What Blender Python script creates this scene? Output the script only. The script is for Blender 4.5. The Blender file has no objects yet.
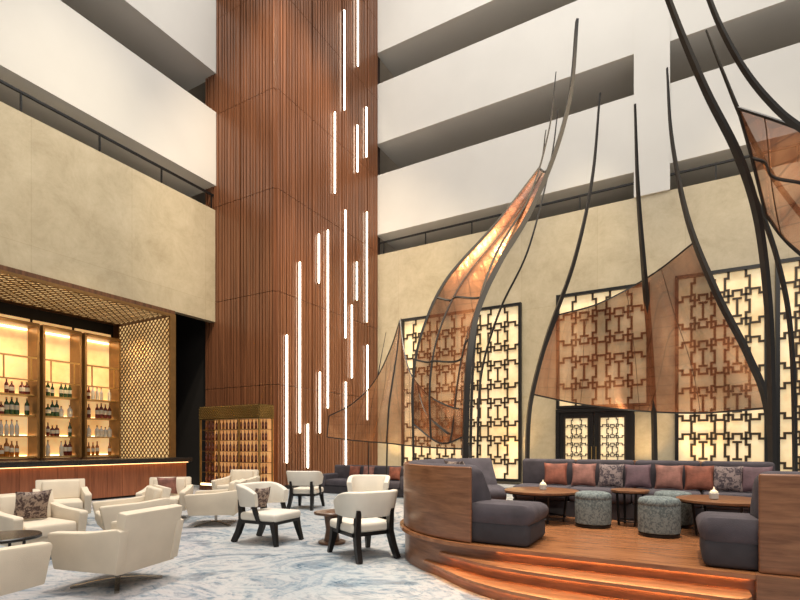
import bpy, bmesh, math, random
from mathutils import Vector, Matrix
random.seed(7)
S = bpy.context.scene
C = S.collection
PI = math.pi
F = 494.0; H = 1.45; HY = 445.0
A = math.atan(278/494); sa, ca = math.sin(A), math.cos(A)

def P(px, py, D):
    r = (px-400)/F
    return Vector((D*(-sa+ca*r), D*(ca+sa*r), H+(HY-py)/F*D))
def G(px, py, z=0.0):
    D = (H-z)*F/(py-HY)
    v = P(px, py, D); v.z = z
    return v
def yaw(dr, df):
    x = dr*ca-df*sa; y = dr*sa+df*ca
    return math.atan2(y, x)
def onX(px, X):
    r = (px-400)/F; D = X/(-sa+ca*r)
    return D*(ca+sa*r), D
def onY(px, Y):
    r = (px-400)/F; D = Y/(ca+sa*r)
    return D*(-sa+ca*r), D

# ---------------------------------------------------------------- materials
def newmat(name):
    m = bpy.data.materials.new(name); m.use_nodes = True
    nt = m.node_tree
    return m, nt, nt.nodes['Principled BSDF']
def N(nt, t, **kw):
    n = nt.nodes.new(t)
    for k, v in kw.items(): setattr(n, k, v)
    return n
def coord(nt, scale=(1,1,1), which='Object'):
    tc = N(nt, 'ShaderNodeTexCoord'); mp = N(nt, 'ShaderNodeMapping')
    mp.inputs['Scale'].default_value = scale
    nt.links.new(tc.outputs[which], mp.inputs['Vector'])
    return mp.outputs['Vector']
def ramp(nt, fac, stops):
    r = N(nt, 'ShaderNodeValToRGB')
    el = r.color_ramp.elements
    el[0].position, el[0].color = stops[0][0], (*stops[0][1], 1)
    el[1].position, el[1].color = stops[-1][0], (*stops[-1][1], 1)
    for p, c in stops[1:-1]:
        e = el.new(p); e.color = (*c, 1)
    nt.links.new(fac, r.inputs['Fac'])
    return r.outputs['Color']
def noise(nt, vec, scale, detail=4, rough=.5, dist=0):
    n = N(nt, 'ShaderNodeTexNoise')
    n.inputs['Scale'].default_value = scale; n.inputs['Detail'].default_value = detail
    n.inputs['Roughness'].default_value = rough; n.inputs['Distortion'].default_value = dist
    nt.links.new(vec, n.inputs['Vector'])
    return n.outputs['Fac']
def bump(nt, b, h, s, d=.02):
    n = N(nt, 'ShaderNodeBump'); n.inputs['Strength'].default_value = s; n.inputs['Distance'].default_value = d
    nt.links.new(h, n.inputs['Height']); nt.links.new(n.outputs['Normal'], b.inputs['Normal'])
def mul(c, k): return tuple(min(1, x*k) for x in c)
def basic(name, col, rough=.6, metal=0, var=.12, scale=5, bmp=0, bscale=60):
    m, nt, b = newmat(name)
    v = coord(nt)
    nt.links.new(ramp(nt, noise(nt, v, scale), [(.3, mul(col, 1-var)), (.7, mul(col, 1+var))]), b.inputs['Base Color'])
    b.inputs['Roughness'].default_value = rough; b.inputs['Metallic'].default_value = metal
    if bmp: bump(nt, b, noise(nt, v, bscale, 2), bmp)
    return m
def wood(name, c1, c2, scale, rough=.4, ns=3):
    m, nt, b = newmat(name)
    v = coord(nt, scale)
    nt.links.new(ramp(nt, noise(nt, v, ns, 5, .6, .4), [(.28, c1), (.5, tuple((p+q)/2 for p, q in zip(c1, c2))), (.72, c2)]), b.inputs['Base Color'])
    b.inputs['Roughness'].default_value = rough
    return m
def emit(name, col, st):
    m, nt, b = newmat(name)
    b.inputs['Base Color'].default_value = (*col, 1)
    b.inputs['Emission Color'].default_value = (*col, 1)
    b.inputs['Emission Strength'].default_value = st
    return m
def glowmat(name, c1, c2, st, scale, detail=3):
    m, nt, b = newmat(name)
    v = coord(nt)
    c = ramp(nt, noise(nt, v, scale, detail, .6), [(.3, c1), (.7, c2)])
    nt.links.new(c, b.inputs['Emission Color']); nt.links.new(c, b.inputs['Base Color'])
    b.inputs['Emission Strength'].default_value = st
    return m
M = {}
M['white'] = basic('white_plaster', (.64,.615,.57), .7, 0, .03, .6)
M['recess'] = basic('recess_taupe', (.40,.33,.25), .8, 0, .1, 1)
M['black'] = basic('black_metal', (.012,.011,.011), .35, .3, .1)
M['rib'] = basic('rib_black', (.012,.010,.009), .42, 0, .1)
M['fret'] = basic('dark_bronze', (.040,.027,.016), .45, .2, .2)
M['seam'] = basic('sail_seam', (.10,.045,.02), .5, .3, .1)
M['dark'] = basic('dark_void', (.012,.010,.009), .8)  # near-black colour paints the darkness of the opening beside the bar
M['chrome'] = basic('chrome', (.40,.37,.33), .25, 1, .05)
M['brass'] = basic('brass', (.50,.33,.12), .34, .8, .15, 4)
M['bay_brass'] = basic('bay_brass', (.25,.14,.05), .36, .6, .15, 4)
M['bronze_edge'] = basic('bronze_edge', (.42,.28,.12), .4, .5, .15, 4)
M['perf'] = basic('perforated_bronze', (.17,.10,.042), .38, .6, .2, 4)
M['antique'] = basic('antique_brass', (.14,.105,.04), .35, .7, .35, 9)
M['cream'] = basic('cream_fabric', (.70,.61,.485), .9, 0, .05, 4, .25, 160)
M['creamd'] = basic('cream_leather', (.76,.71,.62), .7, 0, .04, 4, .1, 90)
M['sofa'] = basic('plum_grey_fabric', (.072,.062,.074), .9, 0, .2, 6, .3, 160)
M['sofad'] = basic('plum_grey_dark', (.040,.036,.042), .9, 0, .2, 6)
M['rust'] = basic('rust_velvet', (.24,.075,.045), .75, 0, .35, 9, .2, 50)
M['rustp'] = basic('dusty_rose_velvet', (.27,.12,.095), .75, 0, .35, 9, .2, 50)
M['mauve'] = basic('mauve_velvet', (.13,.075,.09), .75, 0, .3, 7, .2, 50)
M['candle'] = emit('candle_cream', (.9,.75,.5), .5)
M['counter_top'] = basic('counter_black', (.015,.014,.014), .25)
def patt(name, c1, c2, scale, rough=.85, lo=.44, hi=.56):
    m, nt, b = newmat(name)
    v = coord(nt)
    n = N(nt, 'ShaderNodeTexVoronoi'); n.feature = 'DISTANCE_TO_EDGE'
    n.inputs['Scale'].default_value = scale
    nt.links.new(v, n.inputs['Vector'])
    n2 = noise(nt, v, scale*.8, 3, .6, 1.0)
    nt.links.new(ramp(nt, n2, [(lo, c1), (hi, c2)]), b.inputs['Base Color'])
    b.inputs['Roughness'].default_value = rough
    bump(nt, b, n.outputs['Distance'], .2, .01)
    return m
M['ottoman'] = patt('ottoman_fabric', (.10,.125,.13), (.21,.245,.24), 38)
M['pat_grey'] = patt('grey_pattern_fabric', (.06,.045,.055), (.26,.20,.19), 28)
M['pat_brown'] = patt('brown_pattern_fabric', (.06,.035,.035), (.33,.25,.20), 24)
M['tower'] = wood('tower_walnut', (.062,.023,.011), (.30,.122,.058), (9,9,.10), .30, 2.4)
M['tower_back'] = basic('tower_backing', (.016,.006,.003), .7)
M['pwood'] = wood('platform_walnut', (.22,.085,.034), (.45,.195,.085), (1.2,9,9), .2, 2)
M['vwood'] = wood('curved_walnut', (.14,.055,.025), (.33,.15,.073), (2,2,18), .3, 1.4)
M['twood'] = wood('table_walnut', (.13,.055,.024), (.30,.14,.065), (2,12,12), .3, 2)
M['dwood'] = wood('dark_walnut', (.055,.025,.013), (.14,.066,.033), (3,8,8), .3, 2)
M['redwood'] = wood('bar_redwood', (.20,.060,.025), (.42,.145,.062), (9,9,.5), .35, 2)
M['bayframe'] = wood('bar_frame_wood', (.06,.026,.012), (.17,.075,.035), (6,6,.5), .35, 2)
M['glow'] = emit('warm_shelf_light', (1,.72,.37), 5)
M['counter_fill'] = emit('counter_fill_glow', (1,.55,.22), 4.0)
M['led'] = emit('led_white', (1,.88,.70), 9)
M['step_led'] = emit('step_light', (1,.46,.16), 26)
M['canopy_glow'] = glowmat('canopy_lit_panel', (.62,.38,.15), (.95,.66,.31), .85, .9)
M['lit'] = glowmat('lattice_lit_panel', (.66,.46,.22), (1,.82,.52), .52, .9, 8)
M['barback'] = glowmat('bar_lit_back', (.76,.43,.15), (1,.70,.34), .62, 1.1, 5)
M['wineback'] = glowmat('wine_lit_back', (.68,.28,.09), (.95,.50,.19), .70, 2)

def plaster(name):
    m, nt, b = newmat(name)
    v = coord(nt)
    f = noise(nt, v, 1.1, 12, .80, .3)
    c = ramp(nt, f, [(.30, (.375,.305,.195)), (.5, (.475,.40,.27)), (.70, (.56,.48,.34))])
    sp = N(nt, 'ShaderNodeSeparateXYZ'); nt.links.new(v, sp.inputs[0])
    ad = N(nt, 'ShaderNodeMath', operation='ADD'); nt.links.new(sp.outputs[0], ad.inputs[0]); nt.links.new(sp.outputs[1], ad.inputs[1])
    cb = N(nt, 'ShaderNodeCombineXYZ'); nt.links.new(ad.outputs[0], cb.inputs[0]); nt.links.new(sp.outputs[2], cb.inputs[1])
    br = N(nt, 'ShaderNodeTexBrick'); br.offset = 0
    br.inputs['Scale'].default_value = 1; br.inputs['Mortar Size'].default_value = .008; br.inputs['Mortar Smooth'].default_value = .1
    br.inputs['Brick Width'].default_value = 2.6; br.inputs['Row Height'].default_value = 3.2
    br.inputs['Color1'].default_value = (1,1,1,1); br.inputs['Color2'].default_value = (.95,.95,.955,1); br.inputs['Mortar'].default_value = (.86,.84,.81,1)
    nt.links.new(cb.outputs[0], br.inputs['Vector'])
    mx = N(nt, 'ShaderNodeMix', data_type='RGBA'); mx.blend_type = 'MULTIPLY'; mx.inputs['Factor'].default_value = 1
    nt.links.new(c, mx.inputs['A']); nt.links.new(br.outputs['Color'], mx.inputs['B'])
    nt.links.new(mx.outputs['Result'], b.inputs['Base Color'])
    b.inputs['Roughness'].default_value = .38
    bump(nt, b, noise(nt, v, 6, 4), .05)
    return m
M['plaster'] = plaster('gold_plaster')
def carpet():
    m, nt, b = newmat('abstract_carpet')
    v = coord(nt, (1,1,1))
    n1 = noise(nt, v, .75, 8, .60, 3.0)
    n2 = noise(nt, coord(nt, (1,1.8,1)), 1.8, 9, .70, 3.4)
    n3 = noise(nt, v, .33, 3, .5, .5)
    c1 = ramp(nt, n1, [(.34, (.05,.08,.12)), (.415, (.15,.205,.26)), (.455, (.36,.395,.42)), (.51, (.50,.495,.49)), (.55, (.46,.44,.44)), (.58, (.20,.255,.305)), (.61, (.33,.36,.39)), (.64, (.46,.46,.465)), (.72, (.38,.355,.36))])
    c2 = ramp(nt, n2, [(.38, (.07,.12,.16)), (.43, (.28,.33,.37)), (.51, (.53,.52,.51)), (.58, (.45,.44,.435)), (.63, (.18,.23,.28)), (.68, (.47,.475,.48))])
    mx = N(nt, 'ShaderNodeMix', data_type='RGBA'); mx.inputs['Factor'].default_value = .42
    nt.links.new(c1, mx.inputs['A']); nt.links.new(c2, mx.inputs['B'])
    m2 = N(nt, 'ShaderNodeMix', data_type='RGBA'); m2.blend_type = 'MULTIPLY'; m2.inputs['Factor'].default_value = 1
    c3 = ramp(nt, n3, [(.35, (.84,.92,.98)), (.5, (1,1,1)), (.65, (.99,.95,.97))])
    nt.links.new(mx.outputs['Result'], m2.inputs['A']); nt.links.new(c3, m2.inputs['B'])
    nt.links.new(m2.outputs['Result'], b.inputs['Base Color'])
    b.inputs['Roughness'].default_value = 1.0
    b.inputs['Specular IOR Level'].default_value = .1
    bump(nt, b, noise(nt, v, 120, 2), .35)
    return m
M['carpet'] = carpet()
def bronze(name, alpha, cols, em):
    m, nt, b = newmat(name)
    v = coord(nt, (1,1,1), 'UV')
    vs = coord(nt, (1.7,.55,1), 'UV')
    f = noise(nt, vs, .6, 6, .55, .6)
    c = ramp(nt, f, [(.30, cols[0]), (.48, cols[1]), (.66, cols[2])])  # amber highlights and darker folds are put into the colour
    br = N(nt, 'ShaderNodeTexBrick'); br.offset = 0
    br.inputs['Scale'].default_value = 1; br.inputs['Mortar Size'].default_value = .008; br.inputs['Mortar Smooth'].default_value = .2
    br.inputs['Brick Width'].default_value = .22; br.inputs['Row Height'].default_value = .22
    br.inputs['Color1'].default_value = (1,1,1,1); br.inputs['Color2'].default_value = (.95,.95,.94,1); br.inputs['Mortar'].default_value = (.6,.54,.5,1)
    nt.links.new(v, br.inputs['Vector'])
    mx = N(nt, 'ShaderNodeMix', data_type='RGBA'); mx.blend_type = 'MULTIPLY'; mx.inputs['Factor'].default_value = 1
    nt.links.new(c, mx.inputs['A']); nt.links.new(br.outputs['Color'], mx.inputs['B'])
    c = mx.outputs['Result']
    nt.links.new(c, b.inputs['Base Color'])
    nt.links.new(c, b.inputs['Emission Color']); b.inputs['Emission Strength'].default_value = em  # the mesh is no lamp; emission adds its golden glow
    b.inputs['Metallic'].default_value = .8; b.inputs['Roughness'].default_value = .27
    bump(nt, b, noise(nt, vs, 2.0, 5, .5, .3), .6, .06)
    a = N(nt, 'ShaderNodeMapRange'); a.inputs[1].default_value = .32; a.inputs[2].default_value = .66
    a.inputs[3].default_value = alpha+.10; a.inputs[4].default_value = alpha-.10
    nt.links.new(f, a.inputs[0])
    nt.links.new(a.outputs[0], b.inputs['Alpha'])
    return m
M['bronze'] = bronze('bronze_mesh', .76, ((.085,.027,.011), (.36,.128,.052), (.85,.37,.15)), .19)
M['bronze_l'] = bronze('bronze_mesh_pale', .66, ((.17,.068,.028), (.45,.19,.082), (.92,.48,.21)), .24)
def bottle_mat(name, col):
    m, nt, b = newmat(name)
    v = coord(nt)
    nt.links.new(ramp(nt, noise(nt, v, 4), [(.3, mul(col, .8)), (.7, mul(col, 1.2))]), b.inputs['Base Color'])
    b.inputs['Roughness'].default_value = .1
    return m
M['b_amber'] = bottle_mat('amber_glass', (.35,.12,.02))
M['b_green'] = bottle_mat('green_glass', (.03,.07,.025))
M['b_clear'] = bottle_mat('clear_glass', (.62,.60,.54))
M['b_red'] = bottle_mat('red_wine_glass', (.13,.024,.015))
M['paper'] = basic('paper_label', (.62,.56,.44), .8)
M['wlabel'] = basic('wine_label', (.26,.085,.05), .8)

# ---------------------------------------------------------------- mesh builder
class MB:
    def __init__(s): s.bm = bmesh.new()
    def box(s, a, b):
        x0,y0,z0 = a; x1,y1,z1 = b
        v = [s.bm.verts.new(p) for p in ((x0,y0,z0),(x1,y0,z0),(x1,y1,z0),(x0,y1,z0),(x0,y0,z1),(x1,y0,z1),(x1,y1,z1),(x0,y1,z1))]
        for f in ((0,3,2,1),(4,5,6,7),(0,1,5,4),(1,2,6,5),(2,3,7,6),(3,0,4,7)): s.bm.faces.new([v[i] for i in f])
        return s
    def merge(s, t, mat4=None):
        if mat4 is not None: bmesh.ops.transform(t, matrix=mat4, verts=t.verts)
        me = bpy.data.meshes.new('tmp'); t.to_mesh(me); t.free(); s.bm.from_mesh(me); bpy.data.meshes.remove(me)
        return s
    def rbox(s, c, sz, r=.04, seg=3, rot=None):
        t = bmesh.new(); bmesh.ops.create_cube(t, size=1)
        bmesh.ops.scale(t, vec=sz, verts=t.verts)
        bmesh.ops.bevel(t, geom=t.edges[:], offset=min(r, min(sz)*.48), segments=seg, profile=.5, affect='EDGES')
        m = Matrix.Translation(c)
        if rot: m = m @ rot
        return s.merge(t, m)
    def solid(s, prof, y0, y1, r=.02, seg=2, mat4=None):
        b = bmesh.new()
        va = [b.verts.new((x,y0,z)) for x,z in prof]; vb = [b.verts.new((x,y1,z)) for x,z in prof]
        k = len(prof)
        for i in range(k): b.faces.new((va[i],va[(i+1)%k],vb[(i+1)%k],vb[i]))
        b.faces.new(va[::-1]); b.faces.new(vb)
        bmesh.ops.recalc_face_normals(b, faces=b.faces)
        bmesh.ops.bevel(b, geom=b.edges[:], offset=r, segments=seg, profile=.5, affect='EDGES')
        return s.merge(b, mat4)
    def sweep(s, pts, w, d, hint=(0,1,0), taper=None):
        pts = [Vector(p) for p in pts]; n = len(pts); hint = Vector(hint)
        rings = []
        for i, p in enumerate(pts):
            t = (pts[min(i+1,n-1)]-pts[max(i-1,0)]).normalized()
            a = t.cross(hint)
            if a.length < 1e-4: a = t.cross(Vector((1,0,0)))
            a.normalize(); b = a.cross(t).normalized()
            k = taper(i/(n-1)) if taper else 1
            rings.append([s.bm.verts.new(p+a*w*k*x/2+b*d*k*y/2) for x, y in ((-1,-1),(1,-1),(1,1),(-1,1))])
        for i in range(n-1):
            for j in range(4):
                s.bm.faces.new((rings[i][j], rings[i][(j+1)%4], rings[i+1][(j+1)%4], rings[i+1][j]))
        s.bm.faces.new(rings[0][::-1]); s.bm.faces.new(rings[-1])
        return s
    def tube(s, pts, r, seg=8, taper=None):
        pts = [Vector(p) for p in pts]; n = len(pts); rings = []
        t0 = (pts[1]-pts[0]).normalized(); up = Vector((0,0,1)) if abs(t0.z) < .9 else Vector((1,0,0))
        for i, p in enumerate(pts):
            t = (pts[min(i+1,n-1)]-pts[max(i-1,0)]).normalized()
            a = t.cross(up).normalized(); b = a.cross(t).normalized()
            k = taper(i/(n-1)) if taper else 1
            rings.append([s.bm.verts.new(p+(a*math.cos(2*PI*j/seg)+b*math.sin(2*PI*j/seg))*r*k) for j in range(seg)])
        for i in range(n-1):
            for j in range(seg):
                s.bm.faces.new((rings[i][j], rings[i][(j+1)%seg], rings[i+1][(j+1)%seg], rings[i+1][j]))
        s.bm.faces.new(rings[0][::-1]); s.bm.faces.new(rings[-1])
        return s
    def lathe(s, prof, seg=24, c=(0,0,0), mats=None):
        rings = []
        for r, z in prof:
            rings.append([s.bm.verts.new((c[0]+r*math.cos(2*PI*j/seg), c[1]+r*math.sin(2*PI*j/seg), c[2]+z)) for j in range(seg)])
        for i in range(len(prof)-1):
            for j in range(seg):
                f = s.bm.faces.new((rings[i][j], rings[i][(j+1)%seg], rings[i+1][(j+1)%seg], rings[i+1][j]))
                if mats: f.material_index = mats[i]
        s.bm.faces.new(rings[0][::-1]); f = s.bm.faces.new(rings[-1])
        if mats: f.material_index = mats[-1]
        return s
    def path(s, path, prof, endr=0):
        rings = [[(p[0]+n[0]*o, p[1]+n[1]*o, z) for o, z in prof] for p, n in path]
        if endr:
            (pa, _), (pb, nb) = path[-2], path[-1]
            d = Vector((pb[0]-pa[0], pb[1]-pa[1])).normalized()
            os_ = [q[0] for q in prof]; zs = [q[1] for q in prof]
            oc, zc = (min(os_)+max(os_))/2, (min(zs)+max(zs))/2
            oh, zh = (max(os_)-min(os_))/2, (max(zs)-min(zs))/2
            for k in range(1, 6):
                a = PI/2*k/5; ins = endr*(1-math.cos(a)); mv = endr*math.sin(a)
                ko, kz = (oh-ins)/oh, (zh-ins)/zh
                rings.append([(pb[0]+d.x*mv+nb[0]*(oc+(o-oc)*ko), pb[1]+d.y*mv+nb[1]*(oc+(o-oc)*ko), zc+(z-zc)*kz) for o, z in prof])
        rings = [[s.bm.verts.new(q) for q in r_] for r_ in rings]
        k = len(prof)
        for i in range(len(rings)-1):
            for j in range(k):
                s.bm.faces.new((rings[i][j], rings[i][(j+1)%k], rings[i+1][(j+1)%k], rings[i+1][j]))
        s.bm.faces.new(rings[0]); s.bm.faces.new(rings[-1][::-1])
        return s
    def prism(s, poly, z0, z1):
        a = [s.bm.verts.new((x,y,z0)) for x,y in poly]; b = [s.bm.verts.new((x,y,z1)) for x,y in poly]
        n = len(poly)
        for i in range(n): s.bm.faces.new((a[i], a[(i+1)%n], b[(i+1)%n], b[i]))
        s.bm.faces.new(a[::-1]); s.bm.faces.new(b)
        return s
    def build(s, name, mats, parent=None, smooth=True, recalc=True):
        if recalc: bmesh.ops.recalc_face_normals(s.bm, faces=s.bm.faces)
        me = bpy.data.meshes.new(name); s.bm.to_mesh(me); s.bm.free()
        for m in (mats if isinstance(mats, list) else [mats]): me.materials.append(m)
        if smooth:
            for p in me.polygons: p.use_smooth = True
            me.set_sharp_from_angle(angle=math.radians(38))
        o = bpy.data.objects.new(name, me); C.objects.link(o)
        if parent: o.parent = parent
        return o

def tag(o, label, cat, group=None, kind=None):
    o['label'] = label; o['category'] = cat
    if group: o['group'] = group
    if kind: o['kind'] = kind
    return o
def thing(name, label, cat, loc=(0,0,0), rz=0, group=None):
    o = bpy.data.objects.new(name, None); C.objects.link(o)
    o.empty_display_size = .1
    o.location = loc; o.rotation_euler = (0,0,rz)
    return tag(o, label, cat, group)
def struct(mb, name, m, smooth=False):
    o = mb.build(name, m, None, smooth); o['kind'] = 'structure'; return o
def dup(root, loc, rz, label, group=None):
    r = root.copy(); C.objects.link(r); r.location = loc; r.rotation_euler = (0,0,rz); r['label'] = label
    if group: r['group'] = group
    for ch in list(root.children):
        c = ch.copy(); C.objects.link(c); c.parent = r
        for g in list(ch.children):
            d = g.copy(); C.objects.link(d); d.parent = c
    return r
def cr(pts, n):
    pts = [Vector(p) for p in pts]
    if len(pts) == 2: return [pts[0].lerp(pts[1], i/(n-1)) for i in range(n)]
    q = [2*pts[0]-pts[1]]+pts+[2*pts[-1]-pts[-2]]
    out = []
    m = len(pts)-1
    for i in range(n):
        u = i/(n-1)*m; k = min(int(u), m-1); t = u-k
        a,b,c,d = q[k],q[k+1],q[k+2],q[k+3]
        out.append(.5*((2*b)+(c-a)*t+(2*a-5*b+4*c-d)*t*t+(3*b-a-3*c+d)*t**3))
    return out
def rrect(o0, o1, z0, z1, r, n=3):
    out = []
    for cx, cz, a0 in ((o1-r, z1-r, 0), (o0+r, z1-r, PI/2), (o0+r, z0+r, PI), (o1-r, z0+r, 1.5*PI)):
        for i in range(n+1):
            a = a0+PI/2*i/n; out.append((cx+r*math.cos(a), cz+r*math.sin(a)))
    return out
def ordinal(i): return ['first','second','third','fourth','fifth','sixth','seventh','eighth','ninth','tenth','eleventh','twelfth','thirteenth','fourteenth','fifteenth','sixteenth','seventeenth','eighteenth','nineteenth','twentieth'][i]

# ---------------------------------------------------------------- setting
WX = -14.0; WY = 18.0
ZB = 9.6; B0 = 10.45; PER = 3.9; BH = 2.55
struct(MB().box((-21,-6,-.2), (12,22,0)), 'floor', M['carpet'])
struct(MB().box((-11.3,WY,0), (10,WY+.3,ZB)), 'wall_back', M['plaster'])
struct(MB().box((-14.25,-4,5.72), (WX,11.9,ZB)), 'wall_left', M['plaster'])
struct(MB().box((-17.4,-4,0), (-17.2,16,ZB)), 'wall_left_rear', M['dark'])
struct(MB().box((-17.2,11.95,0), (-14.5,12.1,ZB)), 'wall_corridor', M['dark'])
n = 1
for k in range(4):
    z0 = B0+PER*k
    struct(MB().box((-11.3,WY-.02,z0), (10,WY+.25,z0+BH)).box((-11.3,WY+.25,z0), (10,WY+2.6,z0+.3)), 'trim_%d' % n, M['white']); n += 1
    struct(MB().box((-14.25,-4,z0), (WX+.02,11.9,z0+BH)).box((-17.2,-4,z0), (-14.25,11.9,z0+.3)), 'trim_%d' % n, M['white']); n += 1
struct(MB().box((-17.2,-4,ZB-.3), (-14.25,11.9,ZB)), 'trim_%d' % n, M['white']); n += 1
struct(MB().box((-11.3,WY+.3,ZB-.3), (10,WY+2.6,ZB)), 'trim_%d' % n, M['white']); n += 1
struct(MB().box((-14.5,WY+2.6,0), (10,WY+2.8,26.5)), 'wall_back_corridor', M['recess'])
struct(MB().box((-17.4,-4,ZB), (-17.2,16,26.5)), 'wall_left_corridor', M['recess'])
xa = onY(634, WY)[0]; xb = onY(670, WY)[0]
struct(MB().box((xa,WY-.06,ZB), (xb,WY+.5,26)), 'wall_pillar', M['white'])
# tower
TX0, TX1, TY0, TY1 = -14.5, -11.3, 11.9, WY
struct(MB().box((TX0,TY0,0), (TX1,TY1+.3,26)), 'wall_tower', M['tower_back'])
sl = MB(); joints = [0,.12,3.4,6.4,9.7,12.9,16.2,19.6,26]
def slats(fn, L):
    u = .0; i = 0
    while u < L-.02:
        w = (.08,.08,.13)[i%3]; w = min(w, L-u)
        big = (i % 12 == 11)
        for a, b in zip(joints[1:-1], joints[2:]):
            fn(u, u+w, a+.009, b-.009, .10)
        u += w+(.046 if not big else .10); i += 1
slats(lambda u0,u1,a,b,d: sl.box((TX0+u0,TY0-d,a), (TX0+u1,TY0,b)), TX1-TX0)
slats(lambda u0,u1,a,b,d: sl.box((TX1,TY0+u0,a), (TX1+d,TY0+u1,b)), TY1-TY0-.05)
struct(sl, 'wall_tower_slats', M['tower'])
struct(MB().box((TX0,TY0-.11,0), (TX1+.11,TY1-.05,.12)), 'baseboard_tower', M['black'])

# railings
r = thing('railing', 'slim dark handrail along the top of the left golden wall above the bar', 'railing', (WX,0,ZB))
MB().box((-.12,-4,.50), (-.06,11.85,.56)).build('handrail', M['black'], r, False)
for i in range(9):
    y = -3.5+i*1.9
    MB().box((-.115,y,0), (-.075,y+.04,.5)).build('post', M['black'], r, False)
r = thing('railing', 'slim dark handrail along the top of the golden back wall', 'railing', (0,WY,ZB))
MB().box((-11.2,.06,.50), (9,.12,.56)).build('handrail', M['black'], r, False)
for i in range(10):
    x = -11+i*2.0
    MB().box((x,.07,0), (x+.04,.11,.5)).build('post', M['black'], r, False)

# ---------------------------------------------------------------- light strips on the tower
leds = [(287,335,463),(300,262,433),(308,424,468),(319,234,283),(320,372,433),(328,230,408),(335,112,193),(344.5,10,110),(345.5,210,338),(346,382,465),(352,305,378),(357.5,125,172),(358,-6,66),(357,262,300),(366.5,107,157),(367,212,322),(367.5,345,420)]
leds.sort(key=lambda q: q[0])
XL = TX1+.11
for i, (px, y0, y1) in enumerate(leds):
    Y, D = onX(px, XL+.06)
    za, zb = P(px,y1,D).z, P(px,y0,D).z
    ln = 'short' if zb-za < 2.2 else ('long' if zb-za > 4 else 'medium length')
    t = thing('wall_light_strip', '%s glowing vertical light strip, %s from the left on the wooden tower' % (ln, ordinal(i)), 'light', (XL,Y,za), 0, 'light strips on the wooden tower')
    MB().box((-.01,-.02,.02), (.03,.02,zb-za-.02)).build('housing', M['black'], t, False)
    MB().rbox((.055,0,(zb-za)/2), (.05,.048,zb-za), .012, 2).build('diffuser', M['led'], t)

# ---------------------------------------------------------------- lattice panels on the back wall
def fret(mb, x0, x1, z0, z1, y0, y1, c, w):
    # mirror symmetrical fret: every upright and every rail steps in and out, columns and rows alternately wide and narrow
    nx = max(3, round((x1-x0)/c)); nz = max(3, round((z1-z0)/(c*1.2)))
    nx += 1-nx % 2; nz += 1-nz % 2
    cx = (x1-x0)/nx; cz = (z1-z0)/nz
    hw = w/2
    def hb(xa, xb, z):
        xa, xb = max(x0,min(xa,xb)-hw), min(x1,max(xa,xb)+hw)
        mb.box((xa,y0,max(z0,z-hw)), (xb,y1,min(z1,z+hw)))
    def vb(x, za, zb):
        za, zb = max(z0,min(za,zb)-hw), min(z1,max(za,zb)+hw)
        mb.box((max(x0,x-hw),y0+.003,za), (min(x1,x+hw),y1-.003,zb))
    lo, hi, q = .25, .75, .20
    for i in range(1, nx):
        s = 1 if i % 2 == 0 else -1
        for j in range(nz):
            x = x0+i*cx; z = z0+j*cz; xn = x+s*q*cx
            vb(x, z, z+lo*cz); hb(x, xn, z+lo*cz); vb(xn, z+lo*cz, z+hi*cz); hb(x, xn, z+hi*cz); vb(x, z+hi*cz, z+cz)
    for j in range(1, nz):
        s = 1 if j % 2 == 0 else -1
        for i in range(nx):
            x = x0+i*cx; z = z0+j*cz; zn = z+s*q*cz
            hb(x, x+lo*cx, z); vb(x+lo*cx, z, zn); hb(x+lo*cx, x+hi*cx, zn); vb(x+hi*cx, z, zn); hb(x+hi*cx, x+cx, z)
    for i in range(nx):
        for j in range(nz):
            mx = x0+cx*(i+.5); mz = z0+cz*(j+.5)
            if i % 2 == 1 and j % 2 == 1:            # wide column, wide row: a T headed bar in the middle
                hb(mx-.2*cx, mx+.2*cx, mz+.36*cz); hb(mx-.2*cx, mx+.2*cx, mz-.36*cz); vb(mx, mz-.36*cz, mz+.36*cz)
def frame(mb, x0, x1, z0, z1, y0, y1, w):
    mb.box((x0,y0,z0), (x0+w,y1,z1)).box((x1-w,y0,z0), (x1,y1,z1)).box((x0+w,y0,z0), (x1-w,y1,z0+w)).box((x0+w,y0,z1-w), (x1-w,y1,z1))
def lattice_panel(pa, pb, z0, z1, label, c=.60):
    x0 = onY(pa, WY)[0]; x1 = onY(pb, WY)[0] if pb < 900 else pb-1000
    t = thing('lattice_panel', label, 'wall panel', ((x0+x1)/2,WY,z0))
    w = (x1-x0)/2; h = z1-z0
    MB().box((-w+.05,-.04,.05), (w-.05,-.005,h-.05)).build('lit_backing', M['lit'], t, False)
    m = MB(); frame(m, -w, w, 0, h, -.16, -.002, .10); fo = m.build('frame', M['black'], t, False)
    m = MB(); fret(m, -w+.1, w-.1, .1, h-.1, -.09, -.07, c, .050); m.build('fretwork', M['fret'], fo, False)
    m = MB(); fret(m, -w+.1, w-.1, .1, h-.1, -.068, -.045, c, .076); m.build('fretwork_edge', M['bronze_edge'], fo, False)
lattice_panel(403, 522, .1, 6.66, 'tall backlit fretwork panel nearest the wooden tower')
lattice_panel(557, 650, 2.72, 6.72, 'backlit fretwork panel directly above the double door')
lattice_panel(675, 768, .1, 6.78, 'tall backlit fretwork panel right of the double door')
lattice_panel(775, 1006, .1, 6.82, 'backlit fretwork panel at the far right end of the back wall')
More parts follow.
